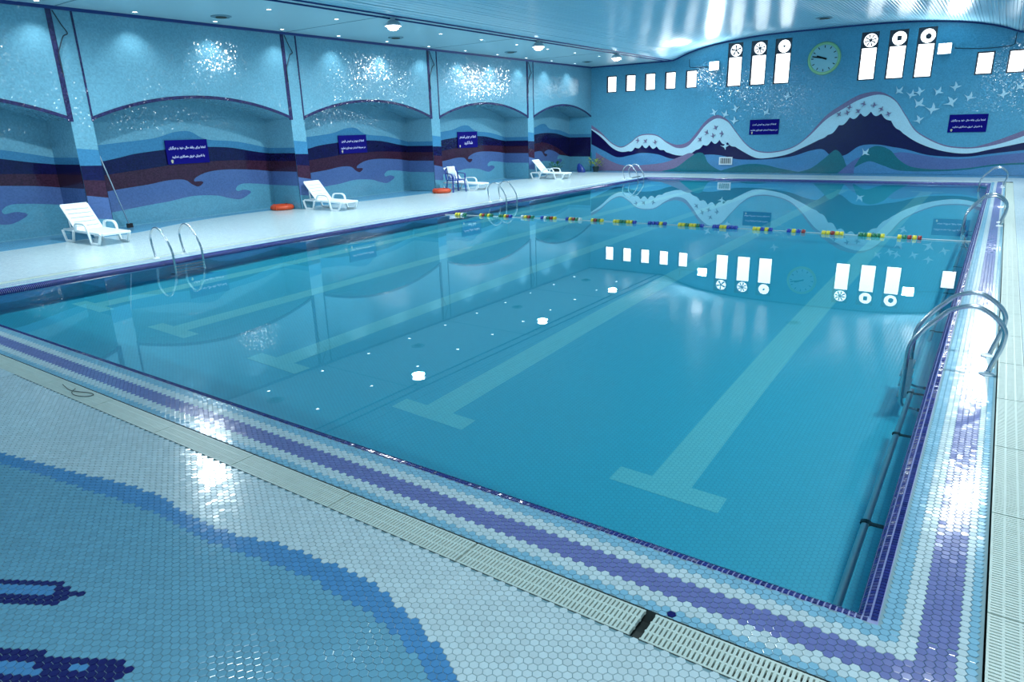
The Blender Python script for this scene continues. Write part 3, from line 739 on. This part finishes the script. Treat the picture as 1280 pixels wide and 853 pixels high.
# submerged grab rail with clamps along the right side
e = empty('grab_rail', (-.335, 3.1, -.2), label='long steel grab rail clamped inside the right pool wall', cat='rail')
MB().tube([(0,0,0),(0,3.4,0)], .021, 12).obj('rail_tube', M['railpaint'], e, smooth=True)
MB().tube([(0,5.0,0),(0,13,0)], .021, 12).obj('rail_tube', M['railpaint'], e, smooth=True)
for y in (.95, 2.35, 3.3, 5.4, 7.4, 9.4, 11.4):
    c = MB(); c.tube([(0,y-.018,0),(0,y+.018,0)], .03, 12); c.bar((.0,y,0),(.11,y,.0),.03,.02); c.lathe([(.035,.095),(.035,.113)], (0,y,0), 12, 'x')
    c.obj('clamp', M['black'], e)

# ------------------------------------------------------------------ float line
rope = empty('float_line', (-12.4, 14.42, WATER), label='lane line of yellow, green, blue and red floats across the pool', cat='float line')
def ropey(x): return interp([(-12.4,14.42),(-11,14.62),(-9,14.8),(-6,14.93),(-1,14.97),(-.25,15.0)], x)
grp = [(-12.03,-11.68),(-11.27,-10.87),(-10.68,-10.29),(-10.02,-9.63),(-9.44,-9.0),(-8.73,-8.29),(-8.03,-7.7),(-7.44,-6.85),(-6.56,-6.1),(-5.83,-5.23),(-5.03,-4.48),(-4.16,-3.74),(-3.46,-3.08),(-2.78,-2.36),(-2.1,-1.63),(-1.42,-1.0)]
pats = ['YWG','YRGYG','GYRB','WYRG','BWGRY','BYRGW','YRGYG','YGYB','BBYB','YGYGB','BYBB','YBYB','BYBRB','YRYY','GYGY','YGRYR']
fc = {'Y': M['f_yellow'], 'G': M['f_green'], 'B': M['f_blue'], 'R': M['f_red'], 'W': M['f_white']}
fm = {}
for k_, mt in fc.items():
    m = MB().lathe([(.015,-.036),(.05,-.034),(.062,-.02),(.055,-.006),(.055,.006),(.062,.02),(.05,.034),(.015,.036)], seg=14, axis='x').mesh('float_disc', mt, True); fm[k_] = m
MB().tube([(x-(-12.4), ropey(x)-14.42, .012) for x in np.linspace(-12.37, -.22, 40)], .007, 6).obj('rope', M['f_white'], rope)
for (a, b), pt in zip(grp, pats):
    n = max(3, int((b-a)/.078))
    for i in range(n):
        x = a+(b-a)*(i+.5)/n; c = pt[int(i/n*len(pt))]
        o = link('float_disc', fm[c], rope, loc=(x+12.4, ropey(x)-14.42, .012))

# ------------------------------------------------------------------ sun loungers
def lounger(label):
    e = empty('sun_lounger', label=label, cat='lounger', group='white plastic sun loungers by the arched wall')
    W = .6; wp = M['white_plastic']; SB = Vector((-.3,0,.27)); BT = Vector((-.8,0,.79))
    bk = MB()
    for s in (-1, 1): bk.bar(SB+Vector((0,s*(W/2-.03),0)), BT+Vector((0,s*(W/2-.03),0)), .055, .03, ch=.3)
    bk.bar(BT+Vector((0,-W/2+.02,0)), BT+Vector((0,W/2-.02,0)), .035, .06, ch=.3, up=(BT-SB).normalized())
    backo = bk.obj('backrest', wp, e)
    d = (BT-SB)/6.0
    for i in range(6):
        c = SB+d*(i+.4); MB().bar(c+Vector((0,-W/2+.05,0)), c+Vector((0,W/2-.05,0)), .016, d.length-.014, up=d, ch=.2).obj('slat', wp, backo)
    st = MB()
    for s in (-1, 1): st.bar((-.85,s*(W/2-.025),.27),(.84,s*(W/2-.025),.24),.05,.05, ch=.3)
    st.bar((.83,-W/2+.02,.24),(.83,W/2-.02,.24),.06,.05, ch=.3); st.bar((-.34,-W/2+.02,.26),(-.34,W/2-.02,.26),.05,.045); st.bar((-.84,-W/2+.02,.265),(-.84,W/2-.02,.265),.04,.045)
    seato = st.obj('seat', wp, e)
    for i in range(9):
        x = -.24+i*.12; MB().bar((x,-W/2+.04,.272-.018*(x+.3)),(x,W/2-.04,.272-.018*(x+.3)),.106,.016, ch=.2).obj('slat', wp, seato)
    for s in (-1, 1):
        y = s*(W/2+.01)
        for pts in ([(-.88,.26),(-.78,.024),(-.46,.024),(-.37,.26)], [(.26,.34),(.36,.024),(.67,.024),(.8,.25)]):
            l = MB(); p3 = [Vector((a, y, b)) for a, b in pts]
            for a, b in zip(p3[:-1], p3[1:]): l.bar(a, b, .05, .045, up=(0,1,0), ch=.25)
            l.obj('leg', wp, e)
        arm = smoothcurve([(-.27,y,.27),(-.24,y,.37),(-.17,y,.425),(.0,y,.435),(.17,y,.43),(.25,y,.38),(.28,y,.31)], 3)
        a_ = MB()
        for p, q in zip(arm[:-1], arm[1:]): a_.bar(p, q, .055, .035, ch=.2)
        a_.obj('armrest', wp, e)
    MB().bar((-.62,-W/2+.06,.27),(-.66,-W/2+.06,.62),.03,.02).bar((-.62,W/2-.06,.27),(-.66,W/2-.06,.62),.03,.02).obj('back_prop', wp, e)
    return e
l0 = lounger('white slatted sun lounger nearest the camera beside the first visible pillar')
l0.location = (-16.26, 7.1, 0); l0.rotation_euler = (0, 0, .02)
for (x, y, r, lab) in ((-16.27, 13.8, 0.0, 'white slatted sun lounger right of the orange ring buoy by the second pillar'),
                       (-16.45, 20.5, .05, 'white slatted sun lounger standing behind the blue plastic chair'),
                       (-16.2, 26.25, .05, 'white slatted sun lounger farthest away, near the plants')):
    o = dup(l0); o.location = (x, y, 0); o.rotation_euler = (0, 0, r); o['label'] = lab

# ------------------------------------------------------------------ blue armchair with towel
bp = M['blue_plastic']
e = empty('plastic_armchair', (-16.3, 19.72, 0), -.35, label='blue plastic armchair draped with a white towel in front of a lounger', cat='chair')
MB().prism([(-.24,-.24),(.24,-.26),(.24,.26),(-.24,.24)], .41, .435, 'xy').obj('seat', bp, e)
for sx, sy in ((-.22,-.22),(-.22,.22),(.23,-.24),(.23,.24)):
    MB().bar((sx,sy,.43),(sx*1.18,sy*1.15,0),.055,.035, ch=.25).obj('leg', bp, e)
bk = MB(); top = smoothcurve([(-.22,-.25,.43),(-.3,-.24,.75),(-.33,-.12,.84),(-.34,0,.86),(-.33,.12,.84),(-.3,.24,.75),(-.22,.25,.43)], 4)
for a, b in zip(top[:-1], top[1:]): bk.bar(a, b, .05, .025, up=(1,0,0))
bk.obj('backrest', bp, e)
for i in range(5):
    y = -.14+i*.07; MB().bar((-.24,y,.43),(-.325,y*1.1,.82),.04,.012, up=(1,0,0)).obj('slat', bp, e)
for s in (-1, 1):
    a_ = MB(); pts = smoothcurve([(-.29,s*.25,.66),(-.1,s*.29,.66),(.15,s*.29,.65),(.24,s*.27,.6),(.25,s*.25,.43)], 4)
    for p, q in zip(pts[:-1], pts[1:]): a_.bar(p, q, .05, .025)
    a_.obj('armrest', bp, e)
tw = MB(); gx = [-.42,-.39,-.36,-.33,-.3,-.27,-.24]
rows = [(-.39,.62),(-.388,.7),(-.385,.78),(-.36,.885),(-.33,.895),(-.30,.875),(-.27,.72),(-.24,.55)]
vs = []; n = 9
for i, (x, z) in enumerate(rows):
    for j in range(n): vs.append((x+.012*math.sin(j*1.3+i), -.16+.32*j/(n-1), z+.012*math.sin(j*2.1)*(1 if i in (0, 7) else .3)))
tw.add(vs, [(i*n+j, i*n+j+1, (i+1)*n+j+1, (i+1)*n+j) for i in range(len(rows)-1) for j in range(n-1)])
t = tw.obj('towel', M['towel'], smooth=True, label='white towel hung over the back of the blue armchair', cat='towel')
t.location = (-16.3, 19.72, 0); t.rotation_euler = (0, 0, -.35)
sm = t.modifiers.new('solid', 'SOLIDIFY'); sm.thickness = .012

# ------------------------------------------------------------------ ring buoys, cleaning pole, plants, bag
def ring(x, y, r, label):
    e = empty('ring_buoy', (x, y, 0), label=label, cat='ring buoy', group='orange ring buoys on the deck')
    pts = [(r*.68*math.cos(t), r*.68*math.sin(t), .085) for t in np.linspace(0, 2*math.pi, 33)[:-1]]
    mb = MB().tube(pts, .1, 14, closed=True); mb.v = [(a, b, .07+(c-.085)*.8) for a, b, c in mb.v]
    mb.obj('float_ring', M['orange'], e, smooth=True)
    for q in range(4):
        t = q*math.pi/2+.4; MB().tube([(r*.68*math.cos(t)+.1*math.cos(a)*math.cos(t), r*.68*math.sin(t)+.1*math.cos(a)*math.sin(t), .07+.082*math.sin(a)) for a in np.linspace(0, 2*math.pi, 15)[:-1]], .012, 6, closed=True).obj('band', M['orange'], e)
ring(-17.75, 13.15, .37, 'orange ring buoy lying flat between the first two loungers')
ring(-16.55, 19.2, .36, 'orange ring buoy lying flat in front of the blue chair')
e = empty('cleaning_pole', (-18.1, 8.75, 0), label='long aluminium pole with black brush head leaning on the first pillar', cat='pole')
p0 = Vector((-18.1, 8.72, .05)); p1 = Vector((-17.35, 7.96, 1.92))
MB().tube([p0-Vector((-18.1,8.75,0)), p1-Vector((-18.1,8.75,0))], .015, 8).obj('handle', M['pole'], e, smooth=True)
MB().box(-.04,-.09,.0,.04,.04,.11).obj('brush_head', M['black'], e)
def plant(x, y, h, r, mt, label, nleaf=70, seed=1):
    rnd = random.Random(seed); e = empty('potted_plant', (x, y, 0), label=label, cat='plant')
    MB().lathe([(.12,0),(.17,.24),(.18,.25),(.165,.25),(.15,.22),(0,.22)], seg=16).obj('pot', M['pot'], e, smooth=True)
    f = MB()
    for i in range(nleaf):
        a = rnd.uniform(0, 6.28); rr = r*math.sqrt(rnd.random()); z = .25+rnd.random()*h; c = Vector((rr*math.cos(a), rr*math.sin(a), z))
        d = Vector((math.cos(a), math.sin(a), rnd.uniform(-.2, .8))).normalized(); s = d.cross(Vector((0,0,1))).normalized(); L = rnd.uniform(.1, .2)
        f.add([c, c+d*L*.5+s*.035, c+d*L, c+d*L*.5-s*.035], [(0,1,2),(0,2,3)])
    for i in range(8):
        a = i*.8; f.tube([(0,0,.2),(r*.6*math.cos(a),r*.6*math.sin(a),.3+h*.5)], .006, 4)
    f.obj('foliage', mt, e, kind='stuff')
plant(-17.75, 29.2, .3, .36, M['leaf'], 'low dark green potted plant behind the farthest lounger', 110, 1)
plant(-16.5, 30.95, .4, .36, M['leaf_y'], 'yellow-green potted plant in the far corner under the waves', 110, 2)
bag = MB().lathe([(.17,0),(.2,.06),(.17,.2),(.1,.36),(.03,.42),(.0,.43)], (0,0,0), 12)
bag.v = [(a*1.2+c*.35*-1, b*.7, c) for a, b, c in bag.v]
bag.obj('bag', M['blue_plastic'], smooth=True, label='dark blue slumped bag standing between the two potted plants', cat='bag', loc=(-17.0, 30.4, 0))
MB().lathe([(.04,0),(.04,.02),(.03,.03),(.03,.9),(.0,.92)], seg=12).obj('corner_post', M['m_green'], smooth=True, label='short dark green post standing in the far corner', cat='post', loc=(-17.05, 31.45, 0))

# ------------------------------------------------------------------ signs
FORMS = {'ا': (0xFE8D, 0xFE8E), 'د': (0xFEA9, 0xFEAA), 'ر': (0xFEAD, 0xFEAE), 'ز': (0xFEAF, 0xFEB0), 'و': (0xFEED, 0xFEEE),
 'ب': (0xFE8F, 0xFE90, 0xFE91, 0xFE92), 'ت': (0xFE95, 0xFE96, 0xFE97, 0xFE98), 'ج': (0xFE9D, 0xFE9E, 0xFE9F, 0xFEA0), 'ح': (0xFEA1, 0xFEA2, 0xFEA3, 0xFEA4),
 'خ': (0xFEA5, 0xFEA6, 0xFEA7, 0xFEA8), 'س': (0xFEB1, 0xFEB2, 0xFEB3, 0xFEB4), 'ش': (0xFEB5, 0xFEB6, 0xFEB7, 0xFEB8), 'ض': (0xFEBD, 0xFEBE, 0xFEBF, 0xFEC0),
 'ط': (0xFEC1, 0xFEC2, 0xFEC3, 0xFEC4), 'ع': (0xFEC9, 0xFECA, 0xFECB, 0xFECC), 'غ': (0xFECD, 0xFECE, 0xFECF, 0xFED0), 'ف': (0xFED1, 0xFED2, 0xFED3, 0xFED4),
 'ق': (0xFED5, 0xFED6, 0xFED7, 0xFED8), 'ل': (0xFEDD, 0xFEDE, 0xFEDF, 0xFEE0), 'م': (0xFEE1, 0xFEE2, 0xFEE3, 0xFEE4), 'ن': (0xFEE5, 0xFEE6, 0xFEE7, 0xFEE8),
 'ه': (0xFEE9, 0xFEEA, 0xFEEB, 0xFEEC), 'ک': (0xFB8E, 0xFB8F, 0xFB90, 0xFB91), 'گ': (0xFB92, 0xFB93, 0xFB94, 0xFB95), 'ی': (0xFBFC, 0xFBFD, 0xFBFE, 0xFBFF)}
def shape(t):
    out = []
    for i, c in enumerate(t):
        if c not in FORMS: out.append(c); continue
        f = FORMS[c]; pv = i > 0 and t[i-1] in FORMS and len(FORMS[t[i-1]]) == 4; nx = i < len(t)-1 and t[i+1] in FORMS and len(f) == 4
        out.append(chr(f[(3 if nx else 1) if pv else (2 if nx else 0)]))
    return ''.join(reversed(out))
dg = None
def textmesh(s, width, maxh):
    cu = bpy.data.curves.new('lettering', 'FONT'); cu.body = shape(s); cu.size = 1; cu.align_x = 'CENTER'; cu.offset = .018; cu.extrude = .004; cu.resolution_u = 3
    o = bpy.data.objects.new('tmp', cu); COL.objects.link(o)
    d = bpy.context.evaluated_depsgraph_get(); m = bpy.data.meshes.new_from_object(o.evaluated_get(d))
    bpy.data.objects.remove(o)
    if not m.vertices: return m
    xs = [v.co.x for v in m.vertices]; ys = [v.co.y for v in m.vertices]
    k_ = min(width/(max(xs)-min(xs)), maxh/(max(ys)-min(ys))); cx, cy = (max(xs)+min(xs))/2, (max(ys)+min(ys))/2
    kx = min(width/(max(xs)-min(xs)), k_*1.25)
    for v in m.vertices: v.co = ((v.co.x-cx)*kx, 0-v.co.z*.5, (v.co.y-cy)*k_)
    m.materials.clear(); m.materials.append(M['signtext']); return m
TXT = {1: ('لطفا برای رفاه حال خود و دیگران', 'با ناجیان غریق همکاری نمایید'),
       2: ('لطفا از دویدن و شوخی کردن', 'در محوطه استخر خودداری نمایید'),
       3: ('لطفا در عرض استخر', 'شنا کنید')}
def sign(loc, rz, w_, h, tx, widths, label, markz=-.5, extra=False):
    e = empty('notice_sign', loc, rz, label=label, cat='sign')
    MB().box(-w_/2,-.012,-h/2,w_/2,.012,h/2).obj('board', M['sign'], e)
    for i, t in enumerate(TXT[tx]):
        m = textmesh(t, w_*widths[i], h*.26); o = link('lettering', m, e, kind='stuff', loc=(0 if tx != 3 or i == 0 else .03, -.0135, h*(.17 if i == 0 else -.2)))
    MB().lathe([(.0,-.004),(.035,-.003),(.035,.0)], (-w_*.4,-.0125,-h*.36), 10, 'y').box(-w_*.4-.02,-.016,-h*.45,-w_*.4+.02,-.0122,-h*.4).obj('emblem', M['signmark'], e)
LY = LB+.034
sign((LY, 10.8, 1.8), math.pi/2, 1.22, .63, 1, (.88, .78), 'blue sign with two lines of white text in the nearest alcove')
sign((LY, 16.84, 1.8), math.pi/2, 1.27, .6, 2, (.8, .88), 'blue sign with two lines of white text in the second alcove')
sign((LY, 23.2, 1.77), math.pi/2, 1.32, .64, 3, (.82, .42), 'blue sign with a short second line in the third alcove')
sign((-8.67, FW-.025, 1.93), 0, 1.24, .63, 2, (.8, .92), 'blue sign with white text on the end wall below the clock')
sign((-1.22, FW-.025, 1.89), 0, 1.22, .64, 1, (.88, .78), 'blue sign with white text at the right of the end wall')

# ------------------------------------------------------------------ clock, vent grille, cables
e = empty('wall_clock', (-6.5, FW-.03, 4.54), label='large round clock with greenish rim high on the end wall', cat='clock')
MB().lathe([(.50,.03),(.62,.03),(.63,.0),(.60,-.03),(.53,-.035),(.52,-.02),(.52,.03)], seg=40, axis='y', caps=False).obj('rim', M['clockrim'], e, smooth=True)
MB().lathe([(.53,-.02),(.53,.0)], seg=40, axis='y').obj('dial', M['clockface'], e)
for h in range(12):
    t = h*math.pi/6; u = Vector((math.sin(t), 0, math.cos(t))); MB().bar(u*.4+Vector((0,-.026,0)), u*.49+Vector((0,-.026,0)), .03, .01, up=(0,1,0)).obj('hour_mark', M['black'], e)
for L, w_, deg, nm in ((.30,.06,290,'hour_hand'), (.46,.045,282,'minute_hand')):
    t = math.radians(deg); u = Vector((math.sin(t), 0, math.cos(t))); MB().bar(u*-.1+Vector((0,-.035,0)), u*L+Vector((0,-.035,0)), w_, .01, up=(0,1,0)).obj(nm, M['black'], e)
e = empty('wall_vent', (-10.25, FW-.03, .33), label='white framed ventilation grille low on the mural', cat='vent')
f = MB(); frame_mesh(f, -.3, 0, .3, .34, -.03, .05, .05); f.obj('frame', M['white_plastic'], e)
MB().box(-.25,.0,.05,.25,.01,.29).obj('backing', M['dark'], e)
for i in range(8): x = -.22+i*.063; MB().box(x-.01,-.02,.05,x+.01,.0,.29).obj('louvre', M['white_plastic'], e)
def cable(pts, label): MB().tube([p for p in pts], .012, 6).obj('cable', M['cable'], label=label, cat='cable')
yw = FW-.02
cable([(-12.19,yw,4.93),(-12.18,yw,4.62),(-12.1,yw,4.57),(-11.2,yw,4.55)], 'dark cable running down to the left floodlight on the end wall')
cable([(-2.0,yw,4.56),(-1.46,yw,4.5),(-.86,yw,4.47),(-.3,yw,4.5),(-.2,yw,4.55),(-.19,yw,4.93)], 'dark cable running from the right floodlight up to the cornice')
for i, (a, b) in enumerate(PILL[1:]):
    x = LW+.03; cable(smoothcurve([(x,a+.08,4.86),(x,a+.2,4.6),(x,a+.3,4.42),(x,a+.2,4.35),(x,a+.1,4.15),(x,a+.03,3.95),(x,a+.04,3.6)], 4),
        'thin black cable hanging at the top of the ' + ('nearest pillar', 'second pillar', 'third pillar', 'farthest pillar')[i])

# ------------------------------------------------------------------ lamps
def area(parent, loc, size, power, direction=(0,0,-1), shape_='DISK', spread=180, sizey=None):
    L = bpy.data.lights.new('lamp_light', 'AREA'); L.shape = shape_; L.size = size
    if sizey: L.size_y = sizey
    L.energy = power; L.color = LAMPC; L.spread = math.radians(spread); L.cycles.is_caustics_light = True
    o = bpy.data.objects.new('lamp_light', L); COL.objects.link(o); o.parent = parent; o.location = loc
    o.rotation_euler = Vector(direction).to_track_quat('-Z', 'Y').to_euler(); return o
FLY = [-.6, 7.2, 13.9, 20.8, 26.6]  # the nearest pair, behind the camera, is added to brighten the near deck
llab = ['added as unseen fill', 'second of five', 'third of five', 'fourth of five', 'nearest the end wall']
for side, X in (('left', -13.3), ('right', .35)):
    for y, ll in zip(FLY, llab):
        e = empty('flood_lamp', (X, y, CEIL), label=f'bright round flood lamp on the {side} edge of the vault, {ll}', cat='lamp', group=f'ceiling flood lamps along the {side} edge of the vault')
        MB().lathe([(.06,.0),(.06,-.05),(.12,-.07),(.2,-.14),(.215,-.2),(.205,-.2),(.19,-.15),(.1,-.09),(0,-.085)], seg=24).obj('housing', M['lampbody'], e, smooth=True)
        MB().lathe([(.17,-.15),(.165,-.2),(.13,-.26),(.07,-.295),(0,-.305)], seg=20).obj('lens', M['bulb'], e, smooth=True)
        area(e, (0,0,-.315), .36, FLOOD_W*(1 if side == 'left' else .7)*(.8 if y < 1 else 1))
for x, side in ((-11.0, 'left'), (-2.32, 'right')):
    e = empty('wall_floodlight', (x, FW-.1, 4.56), label=f'glowing rectangular floodlight mounted on the end wall, {side} of the clock', cat='floodlight')
    MB().box(-.22,-.06,-.19,.22,.06,.19).bar((0,.06,0),(0,.1,0),.08,.08).obj('housing', M['lampbody'], e)
    MB().box(-.2,-.066,-.17,.2,-.061,.17).obj('lens', M['lens'], e)
    area(e, (0,-.075,0), .4, WALLFLOOD_W, (0,-1,0), 'RECTANGLE', sizey=.34)
def downlight(x, y, label, group, power):
    e = empty('downlight', (x, y, CEIL), label=label, cat='downlight', group=group)
    MB().lathe([(.075,.0),(.075,-.008),(.055,-.01),(.05,-.004),(.05,0)], seg=16).obj('trim_ring', M['lampbody'], e)
    MB().lathe([(.05,-.003),(.05,-.005)], seg=16).obj('lens', M['lens'], e)
    L = bpy.data.lights.new('spot_light', 'SPOT'); L.energy = power; L.color = LAMPC; L.spot_size = math.radians(105); L.spot_blend = .7; L.shadow_soft_size = .045
    o = bpy.data.objects.new('spot_light', L); COL.objects.link(o); o.parent = e; o.location = (0, 0, -.02)
for k_ in range(-1, 12):
    y = 7.1+2.02*k_
    if y < FW-.3: downlight(-16.78, y, f'{ORD[11-k_]} recessed downlight from the end wall in the row washing the arched wall', 'downlights in the row next to the arched wall', SPOT_W)
for k_ in range(-2, 10):
    y = 11+2.03*k_
    downlight(-14.42, y, f'{ORD[9-k_]} recessed downlight from the end wall in the aisle row nearer the vault', 'downlights in the aisle row nearer the vault', SPOT_W*.6)
def cvent(x, y, z, r, label, tilt=0):
    e = empty('ceiling_vent', (x, y, z), label=label, cat='vent', group='round ceiling vents'); e.rotation_euler = (0, tilt, 0)
    MB().lathe([(r,.0),(r,-.015),(r*.8,-.03),(r*.78,-.012),(0,-.012)], seg=24).obj('ring', M['seam'], e)
    MB().lathe([(r*.55,-.02),(r*.5,-.04),(0,-.045)], seg=24).obj('cone', M['dark'], e, smooth=True)
for x, y, lb in ((-16.0,10.8,'nearest'), (-15.9,16.7,'second'), (-15.9,22.9,'third'), (-15.9,28.9,'farthest')):
    cvent(x, y, CEIL, .24, f'round vent in the flat aisle ceiling, {lb} of four from the camera')
cvent(-6.0, 28.6, vault_z(-6.0)-.008, .3, 'round dark vent in the vaulted ceiling before the clock')
